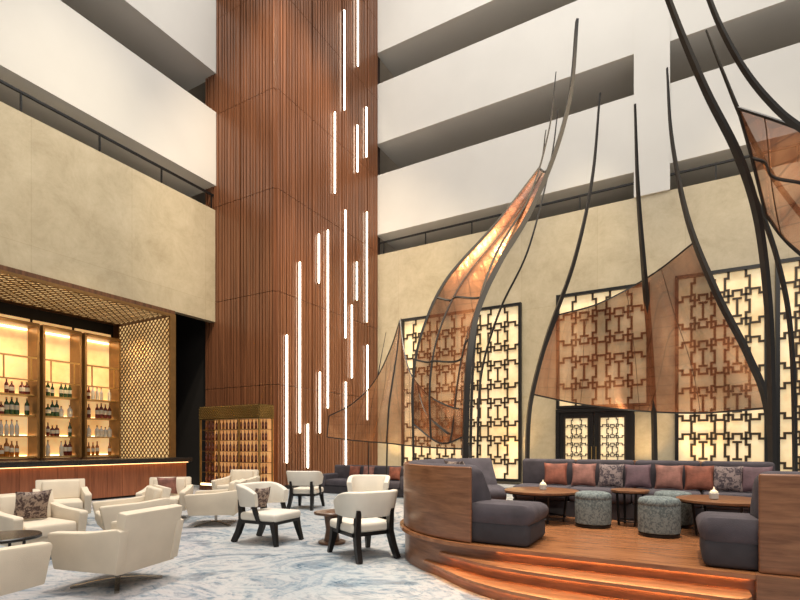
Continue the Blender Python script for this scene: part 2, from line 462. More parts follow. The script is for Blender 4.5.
# doors
x0 = onY(560, WY)[0]; x1 = onY(631, WY)[0]; xm = (x0+x1)/2
f = MB(); frame(f, x0-.12, x1+.12, 0, 2.7, WY-.16, WY-.002, .12); struct(f, 'trim_%d' % n, M['black']); n += 1
for i, (a, b) in enumerate(((x0,xm-.01),(xm+.01,x1))):
    d = MB(); frame(d, a, b, .02, 2.57, WY-.11, WY-.02, .15)
    do = struct(d, 'door_%d' % (i+1), M['black'])
    MB().box((a+.13,WY-.05,.15), (b-.13,WY-.03,2.44)).build('door_backing', M['lit'], do, False)
    m = MB(); fret(m, a+.2, b-.2, .2, 2.39, WY-.085, WY-.05, .30, .028); frame(m, a+.15, b-.15, .17, 2.42, WY-.09, WY-.05, .05)
    m.build('door_fretwork', M['fret'], do, False)
    hx = xm-.07 if i == 0 else xm+.07
    MB().tube([(hx,WY-.13,.9), (hx,WY-.13,1.4)], .014).tube([(hx,WY-.13,.95),(hx,WY-.08,.95)], .01).tube([(hx,WY-.13,1.35),(hx,WY-.08,1.35)], .01).build('door_handle', M['brass'], do)

# ---------------------------------------------------------------- bar
YE = 10.05
def diag(mb, o, u, v, W, Hh, p, w, d):
    o = Vector(o); u = Vector(u); v = Vector(v); nrm = u.cross(v)
    c = p/2
    while c < W+Hh:
        a0 = max(0, c-Hh); a1 = min(W, c)
        if a1-a0 > .04:
            mb.sweep([o+u*a0+v*(c-a0), o+u*a1+v*(c-a1)], d, w, nrm.cross(u-v))
            mb.sweep([o+u*(W-a0)+v*(c-a0), o+u*(W-a1)+v*(c-a1)], d, w, nrm.cross(u+v))
        c += p
t = thing('bar_canopy', 'warm lit bronze lattice portal framing the back bar on the left', 'canopy', (0,0,0))
MB().box((-17.1,1,5.60), (WX+.03,YE+.16,5.72)).build('canopy_top', M['bayframe'], t, False)
sp_ = MB().box((-17.1,YE+.02,0), (WX+.03,YE+.16,5.60)).build('side_panel', M['bayframe'], t, False)
MB().box((-16.7,YE,1.0), (-14.05,YE+.02,5.5)).build('side_glow_panel', M['canopy_glow'], sp_, False)
MB().box((-16.7,2.0,5.585), (-14.05,YE-.02,5.60)).build('soffit_glow_panel', M['canopy_glow'], t, False)
m = MB(); diag(m, (-16.7,YE-.008,1.0), (1,0,0), (0,0,1), 2.65, 4.5, .19, .012, .062); m.build('side_lattice', M['perf'], sp_, False)
m = MB(); diag(m, (-16.7,3.0,5.578), (1,0,0), (0,1,0), 2.65, 7.0, .26, .01, .05); m.build('soffit_lattice', M['perf'], t, False)
MB().box((WX-.03,1,5.52), (WX+.05,YE+.17,5.60)).box((WX-.03,YE-.03,0), (WX+.05,YE+.17,5.52)).build('edge_trim', M['bay_brass'], t, False)
# counter
t = thing('bar_counter', 'long bar counter with thick black top and red brown timber front', 'counter', (0,0,0))
wt = MB().rbox((-13.45,6.05,1.005), (.92,8.1,.13), .012, 2).build('worktop', M['counter_top'], t)
MB().box((-13.17,2,.92), (-13.13,10.05,.94)).build('light_strip', M['counter_fill'], wt, False)  # added strip, only there to warm the counter front
bd = MB().box((-13.85,2,.06), (-13.25,10.05,.94)).build('body', M['bayframe'], t, False)
MB().box((-13.85,2.1,0), (-13.32,9.98,.06)).build('plinth', M['black'], t, False)
m = MB()
for i in range(20):
    y = 2+i*.4025; m.box((-13.25,y,.06), (-13.215,y+.396,.92))
m.build('front_panelling', M['redwood'], bd, False)
# back bar bays
bays = [(6.33,7.43),(7.52,8.60),(8.70,9.84)]
XB = -16.9
shelfz = [1.72, 2.32, 2.92]
bayname = ['left bay','middle bay','right bay']
def bottle_proto(kind):
    if kind == 0: prof = [(.038,0),(.04,.02),(.04,.09),(.041,.095),(.041,.17),(.04,.175),(.038,.21),(.015,.26),(.014,.31),(.016,.312),(.016,.34)]
    elif kind == 1: prof = [(.05,0),(.053,.02),(.053,.06),(.054,.065),(.054,.14),(.053,.145),(.045,.18),(.016,.21),(.016,.235),(.02,.236),(.02,.27)]
    else: prof = [(.044,0),(.046,.02),(.046,.1),(.047,.105),(.047,.20),(.046,.205),(.042,.25),(.017,.29),(.016,.33),(.018,.332),(.018,.37)]
    return prof
bmesh_cache = {}
def bottle(kind, colr, loc, label, group, sc=1.25, lab='paper'):
    key = (kind, colr, lab)
    if key not in bmesh_cache:
        mb = MB(); mb.lathe(bottle_proto(kind), 10, mats=[0,0,0,1,1,0,0,0,2,2,2])
        o = mb.build('bottle', [M[colr], M[lab], M['brass']]); bmesh_cache[key] = o.data
    else:
        o = bpy.data.objects.new('bottle', bmesh_cache[key]); C.objects.link(o)
    o.location = loc; o.scale = (sc,sc,sc); o.rotation_euler.z = random.random()*6
    return tag(o, label, 'bottle', group)
kname = ['tall slim','squat round','wide tall']
for bi, (a, b) in enumerate(bays):
    t = thing('back_bar_unit', 'warmly lit brass framed bottle display unit, %s of the back bar' % bayname[bi], 'shelf unit', (0,0,0))
    MB().box((XB,a,0), (XB+.05,b,5.2)).build('lit_back_panel', M['barback'], t, False)
    MB().box((XB+.05,a,0), (XB+.5,b,1.06)).build('base_cabinet', M['bayframe'], t, False)
    fr = MB(); fr.box((XB+.05,a,1.06), (XB+.62,a+.06,5.0)).box((XB+.05,b-.06,1.06), (XB+.62,b,5.0)).box((XB+.05,a+.06,4.9), (XB+.62,b-.06,5.0))
    fo = fr.build('frame', M['bay_brass'], t, False)
    fr = MB(); fr.box((XB+.6,a+.07,3.95), (XB+.63,b-.07,4.0)).box((XB+.6,a+.2,3.3), (XB+.63,a+.23,3.95)).box((XB+.6,b-.23,3.3), (XB+.63,b-.2,3.95)).box((XB+.6,a+.07,3.3), (XB+.63,b-.07,3.34))
    fr.build('hanging_rack', M['brass'], fo, False)
    MB().box((XB+.06,a+.1,4.84), (XB+.12,b-.1,4.89)).build('light_strip', M['glow'], fo, False)
    for si, z in enumerate([1.12]+shelfz):
        so = MB().box((XB+.05,a+.07,z-.04), (XB+.5,b-.07,z)).build('shelf', M['brass'], t, False)
        MB().box((XB+.06,a+.1,z+.005), (XB+.09,b-.1,z+.03)).build('light_strip', M['glow'], so, False)
        cols = ['b_amber','b_clear','b_green','b_red']
        cname = {'b_amber':'amber','b_clear':'clear','b_green':'dark green','b_red':'dark red'}
        slots = sorted(random.sample(range(7), random.choice((5,5,6))))
        kind = random.randrange(3); col = random.choice(cols)
        for q in slots:
            if random.random() < .45: kind = random.randrange(3); col = random.choice(cols)
            y = a+.17+(b-a-.34)*q/6
            row = ['bottom','second','third','top'][si]
            bottle(kind, col, (XB+.26,y,z), '%s %s bottle on the %s shelf, %s of the back bar' % (kname[kind], cname[col], row, bayname[bi]), 'bottles on the back bar shelves', random.uniform(1.2,1.42))
# ---------------------------------------------------------------- wine display
X1w, X0w, Y0w, Y1w = -10.85, -13.5, 10.75, 11.35
t = thing('wine_display', 'glowing brass framed wine display cabinet standing in front of the wooden tower', 'display cabinet', ((X0w+X1w)/2,(Y0w+Y1w)/2,0))
w = (X1w-X0w)/2; d = (Y1w-Y0w)/2; hh = 2.68
bs = MB().box((-w,-d,0), (w,d,.16)).build('base', M['bayframe'], t, False)
MB().box((-w+.03,-d+.01,.16), (w-.03,d-.03,.22)).build('base_light', M['glow'], bs, False)
MB().box((-w,d-.03,.22), (w,d,hh-.42)).build('back_panel', M['wineback'], t, False)
hd = MB().box((-w,-d,hh-.42), (w,d,hh)).build('header', M['antique'], t, False)
fr = MB()
for x in (-w,w-.05):
    for y in (-d,d-.05): fr.box((x,y,.16), (x+.05,y+.05,hh-.42))
for x in (-w*.34, w*.34): fr.box((x-.025,-d,.22), (x+.025,-d+.05,hh-.42))
fr.build('frame', M['brass'], t, False)
m = MB(); diag(m, (-w,-d-.012,hh-.40), (1,0,0), (0,0,1), 2*w, .38, .095, .02, .02); diag(m, (w+.012,-d,hh-.40), (0,1,0), (0,0,1), 2*d, .38, .095, .02, .02); m.build('header_lattice', M['brass'], hd, False)
rows = [.24,.58,.92,1.26,1.60,1.94]
for i, z in enumerate(rows):
    MB().box((-w+.06,-d+.04,z-.014), (w-.03,d-.03,z)).build('shelf', M['bay_brass'], t, False)
for i, z in enumerate(rows):
    spots = [(X0w+.14+(X1w-X0w-.28)*q/15, Y0w+.16) for q in range(16)]+[(X1w-.14,Y0w+.29),(X1w-.14,Y0w+.42)]
    for q, (x, y) in enumerate(spots):
        bottle(0, 'b_red' if (q*7+i*3) % 5 else 'b_amber', (x,y,z), 'dark wine bottle on the %s shelf up in the brass display cabinet' % ordinal(i), 'wine bottles in the display cabinet', .90, 'wlabel')

# ---------------------------------------------------------------- platform
cLx, cRx, cy, R = -1.7, .6, 6.5, 1.66
PZ = .42
def stad(R):
    pts = []
    for i in range(33):
        a = math.radians(90+180*i/32); pts.append((cLx+R*math.cos(a), cy+R*math.sin(a)))
    for i in range(33):
        a = math.radians(-90+180*i/32); pts.append((cRx+R*math.cos(a), cy+R*math.sin(a)))
    return pts
t = thing('seating_platform', 'raised walnut seating platform with rounded ends and lit front steps', 'platform', (0,0,0))
sk = MB().prism(stad(1.64), 0, PZ-.04).build('skirt', M['vwood'], t)
MB().prism(stad(1.71), PZ-.04, PZ).build('deck', M['pwood'], t)
# wooden drum under the right sofa closes the steps
dr = []
for i in range(25):
    a = math.radians(268+92*i/24); dr.append((cRx+1.725*math.cos(a), cy+1.725*math.sin(a)))
for i in range(25):
    a = math.radians(360-92*i/24); dr.append((cRx+1.60*math.cos(a), cy+1.60*math.sin(a)))
MB().prism(dr, 0, PZ+.005).build('curved_base', M['vwood'], t)
yf = cy-1.71
def step_curve(a0, y, xr):
    # leaves the rounded left end tangentially, sweeps across the front and turns in beside the right drum
    a = math.radians(a0)
    p0 = Vector((cLx+1.69*math.cos(a), cy+1.69*math.sin(a)))
    tg = Vector((-math.sin(a), math.cos(a)))
    p3 = Vector((-.55, yf-y))
    p1 = p0+tg*.55; p2 = p3-Vector((1.25,0))
    pts = []
    for i in range(29):
        u = i/28
        pts.append((1-u)**3*p0+3*(1-u)**2*u*p1+3*(1-u)*u*u*p2+u**3*p3)
    rr = .16
    for i in range(1, 7): pts.append(Vector((-.55+(xr-rr+.55)*i/6, yf-y)))
    for i in range(1, 9):
        b = -PI/2+PI/2*i/8; pts.append(Vector((xr-rr+rr*math.cos(b), yf-y+rr+rr*math.sin(b))))
    pts.append(Vector((xr, yf+.2)))
    return pts
def inset(c, d):
    out = []
    for i, p in enumerate(c):
        tt = (c[min(i+1,len(c)-1)]-c[max(i-1,0)]).normalized()
        out.append(p+Vector((-tt.y, tt.x))*d)
    return out
for k, (z, y, a0, xr) in enumerate(((.28,.26,250,.50),(.14,.52,241,.50))):
    c0 = step_curve(a0, y, xr)
    def poly(d):
        c = inset(c0, d)
        return [(c[-1].x,cy-.9),(c[0].x,cy-.9)]+[(p.x,p.y) for p in c]
    rs = MB().prism(poly(.065), 0, z-.03).build('step_riser', M['vwood'], t)
    MB().prism(poly(0), z-.03, z).build('step_tread', M['pwood'], t)
    MB().tube([(p.x,p.y,z-.036) for p in inset(c0, .055)[:-2]], .005, 6).build('step_light', M['step_led'], rs)
MB().tube([(x,cy-1.652,PZ-.046) for x in (-1.6,-.6,.5)], .005, 6).build('step_light', M['step_led'], sk)

def arcpath(cx, a0, a1, n, ext=None, mir=False):
    out = []
    for i in range(n):
        a = math.radians(a0+(a1-a0)*i/(n-1))
        out.append(((cx+R*math.cos(a), cy+R*math.sin(a)), (-math.cos(a), -math.sin(a))))
    if ext:
        k = 4
        for i in range(1, k+1): out.append(((cx+ext*i/k, cy-R), (0,1)))
    if mir: out = [((-1.1-p[0], p[1]), (-q[0], q[1])) for p, q in out]
    return out
for mir, lab in ((False, 'curved charcoal grey sofa with walnut back at the left end of the platform'), (True, 'curved charcoal grey sofa with walnut back at the right edge of the platform')):
    t = thing('curved_sofa', lab, 'sofa', ((cRx if mir else cLx), cy, PZ))
    off = Vector(t.location)
    def lp(pth): return [((p[0]-off.x, p[1]-off.y), q) for p, q in pth]
    ae, ex = (270, .02) if mir else (263, None)
    MB().path(lp(arcpath(cLx, 128, ae, 40, ex, mir)), rrect(0, .04, .006, .80, .015), .018).build('back_shell', M['vwood'], t)
    bp = [(.043,.30),(.50,.30),(.47,.44),(.40,.55),(.31,.66),(.26,.74),(.215,.79),(.17,.815),(.12,.82),(.075,.805),(.046,.77)]
    MB().path(lp(arcpath(cLx, 129, ae-2, 44, None, mir)), bp, .10).build('back_cushion', M['sofa'], t)
    MB().path(lp(arcpath(cLx, 128.5, 270, 40, .36, mir)), rrect(.05, .76, .006, .24, .04), .06).build('seat_base', M['sofad'], t)
    MB().path(lp(arcpath(cLx, 128.5, 270, 40, .34, mir)), [(.045,.24),(.07,.205),(.76,.195),(.81,.21),(.84,.25),(.845,.30),(.83,.35),(.79,.38),(.70,.40),(.30,.43),(.12,.435),(.065,.42),(.045,.38)][::-1], .11).build('seat_cushion', M['sofa'], t)
# straight back sofa
t = thing('long_sofa', 'long straight charcoal grey sofa along the rear of the platform', 'sofa', (-.55,8.16,PZ))
L = 3.3/2
MB().rbox((0,-.06,.40), (2*L,.08,.80), .02, 2).build('back_shell', M['vwood'], t)
MB().box((-L+.02,-.80,0), (L-.02,-.11,.22)).build('seat_base', M['sofad'], t, False)
for k in range(4):
    x = -L+(k+.5)*2*L/4
    MB().rbox((x,-.46,.32), (2*L/4-.01,.72,.2), .05, 4).build('seat_cushion', M['sofa'], t)
    MB().rbox((x,-.18,.60), (2*L/4-.01,.17,.42), .05, 4).build('back_cushion', M['sofa'], t)

# pillows
def pillow_mesh(s=.42, th=.15):
    mb = MB(); n = 12
    def pt(i, j, side):
        u = -1+2*i/n; v = -1+2*j/n
        k = (1-abs(u)**2.6)*(1-abs(v)**2.6)
        ex = 1-.10*(1-abs(v)**2)*abs(u)**4; ez = 1-.10*(1-abs(u)**2)*abs(v)**4
        return (u*s/2*ex, side*th/2*max(k,0)**.45, v*s/2*ez)
    top = {}; bot = {}
    for i in range(n+1):
        for j in range(n+1):
            top[i,j] = mb.bm.verts.new(pt(i,j,1))
            bot[i,j] = top[i,j] if i in (0,n) or j in (0,n) else mb.bm.verts.new(pt(i,j,-1))
    for i in range(n):
        for j in range(n):
            mb.bm.faces.new((top[i,j],top[i,j+1],top[i+1,j+1],top[i+1,j]))
            mb.bm.faces.new((bot[i,j],bot[i+1,j],bot[i+1,j+1],bot[i,j+1]))
    return mb
def pillow(m, loc, rz, tilt, label, group=None, s=.42, th=.15):
    o = pillow_mesh(s, th).build('pillow', m); o.location = loc; o.rotation_euler = (tilt,0,rz)
    return tag(o, label, 'pillow', group)
sp = [(556,'rust','rust velvet pillow, first from the left on the long platform sofa'),
      (584,'rustp','dusty rose pillow, second from the left on the long platform sofa'),
      (611,'pat_grey','grey patterned pillow, third from the left on the long platform sofa'),
      (638,'mauve','plain mauve pillow, fourth from the left on the long platform sofa'),
      (669,'rustp','dusty rose pillow, fifth from the left on the long platform sofa'),
      (699,'rust','rust velvet pillow, sixth from the left on the long platform sofa'),
      (727,'pat_grey','grey patterned pillow, seventh from the left on the long platform sofa'),
      (756,'mauve','mauve pillow, rightmost on the long platform sofa')]
for px, mm, lab in sp:
    X, D = onY(px, 7.76)
    pillow(M[mm], (X,7.73,PZ+.42+.17), random.uniform(-.15,.15), -.26, lab, 'pillows on the long sofa', .35, .12)
a = math.radians(240)
pillow(M['pat_brown'], (cLx+1.16*math.cos(a), cy+1.16*math.sin(a), PZ+.68), a+PI/2, .52, 'brown patterned pillow on the left curved sofa', None, .38, .12)

# ---------------------------------------------------------------- platform tables and ottomans
def flat(px, D, z):
    v = P(px, 0, D); v.z = z; return v
def ottoman(p, label):
    t = thing('ottoman', label, 'ottoman', p, 0, 'round ottomans on the platform')
    MB().lathe([(.20,0),(.212,.01),(.212,.035),(.2,.04)], 32).build('base_ring', M['black'], t)
    MB().lathe([(.2,.04),(.216,.05),(.219,.2),(.217,.34),(.214,.355)], 32).build('body', M['ottoman'], t)
    MB().lathe([(.214,.355),(.219,.365),(.217,.40),(.20,.425),(.15,.44),(.02,.445)], 32).build('top_cushion', M['ottoman'], t)
ottoman(flat(593,6.26,PZ), 'round teal grey ottoman on the left, nearer the left coffee table')
ottoman(flat(659,5.62,PZ), 'round teal grey ottoman in the middle of the deck, nearest the steps')
ottoman(flat(673,6.28,PZ), 'round teal grey ottoman hidden furthest back, behind the middle ottoman')
def coffee(p, rx, h, label):
    t = thing('coffee_table', label, 'table', p, 0)
    tt = MB().lathe([(rx-.01,h-.035),(rx,h-.028),(rx,h-.006),(rx-.012,h)], 40).build('tabletop', M['twood'], t)
    MB().lathe([(rx-.03,h-.05),(rx-.012,h-.048),(rx-.012,h-.036),(rx-.03,h-.035)], 40).build('rim_band', M['black'], tt)
    for k in range(4):
        a = k*PI/2+.5
        MB().tube([(math.cos(a)*rx*.72, math.sin(a)*rx*.72, h-.05), (math.cos(a)*rx*.62, math.sin(a)*rx*.62, 0)], .016).build('leg', M['black'], t)
    MB().tube([(math.cos(i*PI/12)*rx*.64, math.sin(i*PI/12)*rx*.64, .06) for i in range(25)], .01, 6).build('foot_ring', M['black'], t)
    return t
coffee(flat(541,6.75,PZ), .49, .42, 'round walnut coffee table before the left end of the long sofa')
coffee(flat(722,5.62,PZ), .46, .42, 'round walnut coffee table beside the right curved sofa')
coffee(flat(630,6.35,PZ), .23, .46, 'small round walnut side table at the centre of the long sofa')
def cup(v, label):
    t = thing('candle_cup', label, 'candle', v)
    MB().lathe([(.03,0),(.045,.01),(.05,.07),(.045,.072)], 16).build('cup', M['white'], t)
    MB().lathe([(.04,.06),(.04,.09),(.012,.11),(.004,.14)], 16).build('candle', M['candle'], t)
cup(flat(543,6.7,PZ+.42), 'small cream candle cup on the left coffee table')
cup(flat(714,5.55,PZ+.42), 'small cream candle cup on the right coffee table')

# ---------------------------------------------------------------- sculptures
def rib(parent, pts, bpx, bD, w, tip=.35):
    q = [P(*p) for p in pts]
    base = P(bpx, 445, bD); base.z = 0
    q = cr(q+[base], 60)
    return MB().sweep(q, w*.82, w*1.3, (sa, -ca, .0), lambda u: tip+(1-tip)*min(1, u*2.2)).build('rib', M['rib'], parent)
def coons(top, bot, left, right, nu, nv, amp, waves):
    t_ = cr([P(*p) for p in top], nu+1); b_ = cr([P(*p) for p in bot], nu+1)
    l_ = cr([P(*p) for p in left], nv+1); r_ = cr([P(*p) for p in right], nv+1)
    nrm = ((t_[-1]-t_[0])+(b_[-1]-b_[0])).cross((l_[-1]-l_[0])+(r_[-1]-r_[0])).normalized()
    mb = MB(); uv = mb.bm.loops.layers.uv.new('UVMap')
    g = {}; co = {}
    for i in range(nu+1):
        u = i/nu
        for j in range(nv+1):
            v = j/nv
            p = (1-v)*t_[i]+v*b_[i]+(1-u)*l_[j]+u*r_[j]-((1-u)*(1-v)*t_[0]+u*(1-v)*t_[-1]+(1-u)*v*b_[0]+u*v*b_[-1])
            p = p+nrm*amp*math.sin(PI*u)*math.sin(PI*v)**.6*(math.sin(waves*PI*u+1.8*v)+.6)
            g[i,j] = mb.bm.verts.new(p); co[g[i,j]] = (p.x*.6+p.y*.6, p.z)
    pos = {k: v.co.copy() for k, v in g.items()}
    for i in range(nu):
        for j in range(nv):
            f = mb.bm.faces.new((g[i,j],g[i+1,j],g[i+1,j+1],g[i,j+1]))
            for lo in f.loops: lo[uv].uv = co[lo.vert]
    return mb, t_, b_, l_, r_, pos
def panel(parent, top, bot, left, right, m, us=(), vs=(), rim=.03, amp=.16, waves=4.5, bs=()):
    nu, nv = 36, 28
    mb, t_, b_, l_, r_, pos = coons(top, bot, left, right, nu, nv, amp, waves)
    o = mb.build('mesh_panel', m, parent, True, False)
    for e in (t_, b_, l_):
        MB().sweep(e, rim, rim, (sa,-ca,.1)).build('rim', M['rib'], o)
    for i in us: MB().sweep([pos[i,j] for j in range(nv+1)], .008, .012, (sa,-ca,.1)).build('seam', M['seam'], o)
    for i in bs: MB().sweep([pos[i,j] for j in range(nv+1)], .036, .05, (sa,-ca,.1)).build('curved_rib', M['rib'], o)
    for j in vs: MB().sweep([pos[i,j] for i in range(nu+1)], .03, .03, (sa,-ca,.1)).build('cross_rib', M['rib'], o)
    return o
t = thing('gourd_sculpture', 'giant gourd shaped sculpture of black ribs and bronze mesh behind the platform', 'sculpture', (0,0,0))
rib(t, [(577,20,9.4),(571,90,9.3),(556,150,9.2),(530,212,9.0),(500,262,8.8),(478,310,8.7),(469,360,8.6),(466,420,8.6)], 464, 8.6, .115, .5)
rib(t, [(556,72,10.0),(549,130,9.9),(530,195,9.7),(498,250,9.4),(480,300,9.2),(474,350,9.1),(471,420,9.1)], 470, 9.1, .055)
rib(t, [(546,130,10.3),(537,172,10.3),(495,224,10.3),(446,280,10.3),(422,332,10.3),(413,380,10.3),(413,430,10.3)], 415, 10.3, .06)
rib(t, [(558,110,10.8),(550,165,10.8),(528,250,11.0),(500,310,11.3),(482,370,11.5),(478,430,11.5)], 477, 11.5, .055)
rib(t, [(600,93,10.6),(592,180,10.8),(574,262,11.2),(548,335,11.8),(533,390,12),(528,430,12)], 527, 12, .10)
rib(t, [(635,104,10.4),(638,190,10.8),(644,270,11.4),(650,345,11.8),(654,420,12)], 655, 12, .10)
rib(t, [(667,68,9.9),(672,140,9.7),(688,220,9.4),(716,292,9.1),(748,355,8.9),(768,412,8.8)], 776, 8.8, .085)
rib(t, [(401,318,12.0),(398,345,12.0),(392,385,12.0),(388,420,12)], 386, 12, .05)
rib(t, [(386,332,12.8),(378,375,12.8),(370,420,12.8)], 368, 12.8, .035)
rib(t, [(417,384,10.3),(426,412,10),(446,432,9.5),(468,446,9.1)], 472, 8.95, .05, .8)
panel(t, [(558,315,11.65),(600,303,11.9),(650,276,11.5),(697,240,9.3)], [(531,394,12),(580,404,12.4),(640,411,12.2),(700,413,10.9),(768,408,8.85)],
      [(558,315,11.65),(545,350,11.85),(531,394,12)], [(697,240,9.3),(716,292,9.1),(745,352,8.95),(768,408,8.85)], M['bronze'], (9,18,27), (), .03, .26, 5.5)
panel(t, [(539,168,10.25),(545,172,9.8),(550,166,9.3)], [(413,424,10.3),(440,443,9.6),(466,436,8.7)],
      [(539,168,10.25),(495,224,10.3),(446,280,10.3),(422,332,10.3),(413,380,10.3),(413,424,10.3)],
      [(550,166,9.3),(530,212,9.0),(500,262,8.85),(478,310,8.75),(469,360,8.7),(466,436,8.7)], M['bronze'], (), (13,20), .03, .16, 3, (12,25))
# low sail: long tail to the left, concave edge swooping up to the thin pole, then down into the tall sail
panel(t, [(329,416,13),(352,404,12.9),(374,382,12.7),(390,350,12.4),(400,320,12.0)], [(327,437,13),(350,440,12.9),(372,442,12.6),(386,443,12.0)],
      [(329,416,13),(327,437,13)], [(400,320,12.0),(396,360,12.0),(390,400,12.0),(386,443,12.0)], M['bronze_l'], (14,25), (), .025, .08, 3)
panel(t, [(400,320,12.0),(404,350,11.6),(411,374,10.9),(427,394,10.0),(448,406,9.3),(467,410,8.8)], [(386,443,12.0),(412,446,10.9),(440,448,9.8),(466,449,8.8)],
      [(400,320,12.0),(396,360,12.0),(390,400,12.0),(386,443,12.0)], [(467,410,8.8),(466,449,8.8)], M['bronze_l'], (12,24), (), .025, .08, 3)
t = thing('gourd_sculpture', 'second gourd shaped rib sculpture cut off by the right frame edge', 'sculpture', (0,0,0))
rib(t, [(664,-12,6.2),(684,40,6.3),(708,95,6.4),(738,155,6.6),(757,215,6.8),(767,290,6.9),(771,370,7.0)], 773, 7.0, .072, .65)
rib(t, [(704,-14,5.6),(722,30,5.6),(748,75,5.6),(780,112,5.6),(825,150,5.6),(880,230,5.7),(930,330,6.0)], 945, 6.2, .05, .7)
rib(t, [(706,30,6.8),(722,70,6.8),(745,125,6.9),(775,180,7.0),(830,260,7.0),(850,360,7.0)], 855, 7.0, .045)
rib(t, [(699,78,7.6),(722,125,7.7),(752,190,7.9),(778,262,8.0),(792,350,8.0)], 796, 8.0, .05)
panel(t, [(738,108,6.6),(775,120,6.2),(825,138,5.7)], [(766,215,6.9),(790,245,6.7),(840,285,6.5)], [(738,108,6.6),(752,158,6.7),(766,215,6.9)], [(825,138,5.7),(832,210,6.1),(840,285,6.5)], M['bronze'], (13,), (14,), .03, .1, 3)

# ---------------------------------------------------------------- cream lounge chairs (front = +X)
def lounge(loc, rz, label):
    t = thing('lounge_chair', label, 'armchair', loc, rz, 'cream swivel lounge chairs')
    MB().rbox((-.0,0,.26), (.76,.68,.09), .012, 2).build('seat_frame', M['cream'], t)
    MB().rbox((.06,0,.375), (.74,.59,.16), .035, 3).build('seat_cushion', M['cream'], t)
    for s in (-1,1):
        m4 = Matrix.Translation((0,s*.36,.22)) @ Matrix.Rotation(-s*.03,4,'X') @ Matrix.Translation((0,0,-.22))
        MB().solid([(-.40,.215),(.38,.215),(.45,.55),(.43,.58),(-.05,.60),(-.43,.65),(-.48,.63)], -.055, .055, .016, 2, m4).build('arm', M['cream'], t)
    bk = MB().rbox((-.39,0,.50), (.11,.77,.61), .02, 2, Matrix.Rotation(-.20,4,'Y')).build('backrest', M['cream'], t)
    MB().rbox((-.315,0,.61), (.13,.59,.36), .04, 3, Matrix.Rotation(-.20,4,'Y')).build('back_cushion', M['cream'], bk)
    po = MB().lathe([(.025,.035),(.025,.20),(.15,.205),(.15,.22)], 16).build('swivel_post', M['chrome'], t)
    for k in range(4):
        a = k*PI/2+PI/4
        MB().sweep([(0,0,.055),(math.cos(a)*.2,math.sin(a)*.2,.042),(math.cos(a)*.42,math.sin(a)*.42,.011)], .045, .02, (0,0,1)).build('base_leg', M['chrome'], po)
    return t
lc = lounge(G(118,583), yaw(-1,.30), 'large cream swivel armchair in the left foreground on a chrome star base')
def lch(px, py, d, label): return dup(lc, G(px,py), yaw(*d), label)
c2 = lch(36, 556, (.85,-.5), 'cream armchair with dark patterned pillow at the left edge')
c3 = lch(-36, 618, (.3,1), 'cream armchair cropped by the bottom left corner of the photo')
c4 = lch(130, 540, (-.75,-.6), 'cream armchair partly hidden directly behind the large foreground armchair')
c5 = lch(166, 520, (.25,-1), 'cream armchair with a brown pillow, in front of the bar counter end')
c6 = lch(216, 524, (-1,-.15), 'cream swivel armchair standing before the wine display cabinet')
c7 = lch(62, 525, (.6,-.8), 'cream armchair nearest the bar, far left beyond the patterned pillow')
c8 = lch(236, 502, (-.2,-1), 'small looking distant cream armchair close to the front of the wine display')
def chair_pillow(ch, m, label, s=.42):
    rz = ch.rotation_euler.z
    p = Vector(ch.location)+Vector((math.cos(rz),math.sin(rz),0))*(-.11)+Vector((0,0,.655))
    return pillow(m, p, rz+PI/2, .30, label, None, s, .13)
chair_pillow(c2, M['pat_brown'], 'dark patterned pillow on the cream armchair at the left edge')
chair_pillow(c5, M['rustp'], 'dusty brown pillow on the cream armchair before the bar counter', .36)

# ---------------------------------------------------------------- white tub chairs (front = +X)
def tub(loc, rz, label):
    t = thing('tub_chair', label, 'chair', loc, rz, 'white tub chairs with black legs')
    mb = MB(); n = 32; rings = []
    for i in range(n+1):
        u = -1+2*i/n
        a = PI+u*math.radians(102)
        k = max(0, abs(u)-.45)/.55
        zt = .87-.12*k**2; zb = .535+.02*k
        sq = (abs(math.cos(a))**3.2+abs(math.sin(a))**3.2)**(-1/3.2)     # squarish plan
        ro = .335*sq; th = .08
        ring = []
        for o, z in rrect(0, th, zb, zt, .026, 3):
            lean = 1+.15*(z-.49)/.33
            ring.append(mb.bm.verts.new(((ro-o)*math.cos(a)*lean*1.03, (ro-o)*math.sin(a)*lean*1.06, z)))
        rings.append(ring)
    m_ = len(rings[0])
    for i in range(n):
        for j in range(m_): mb.bm.faces.new((rings[i][j],rings[i][(j+1)%m_],rings[i+1][(j+1)%m_],rings[i+1][j]))
    mb.bm.faces.new(rings[0]); mb.bm.faces.new(rings[-1][::-1])
    mb.build('backrest', M['creamd'], t)
    MB().rbox((.06,0,.40), (.66,.62,.12), .04, 4).build('seat', M['creamd'], t)
    MB().box((-.27,-.30,.30), (.37,.30,.342)).build('seat_frame', M['black'], t, False)
    for y in (.26,-.26):
        MB().sweep([(.32,y,.342),(.35,y*1.04,.2),(.40,y*1.14,0)], .09, .085, (1,0,0), lambda u: 1-.4*u).build('leg', M['black'], t)
    for y in (.24,-.24):
        MB().sweep([(-.31,y,.64),(-.29,y,.46),(-.28,y,.34),(-.34,y*1.08,.15),(-.42,y*1.15,0)], .09, .075, (0,1,0), lambda u: 1-.4*abs(u-.5)).build('leg', M['black'], t)
    for y in (.325,-.325):
        MB().sweep([(.0,y,.62),(.04,y*.99,.48),(.10,y*.94,.32)], .06, .045, (0,1,0)).build('arm_post', M['black'], t)
    return t
tc = tub(G(363,555), yaw(-.55,.85), 'near white tub chair with its curved back to the viewer')
t2 = dup(tc, G(268,541), yaw(.95,-.45), 'white tub chair with patterned pillow, facing right toward the side table')
t3 = dup(tc, G(306,508), yaw(.15,1), 'white tub chair in the middle distance just right of the patterned pillow chair')
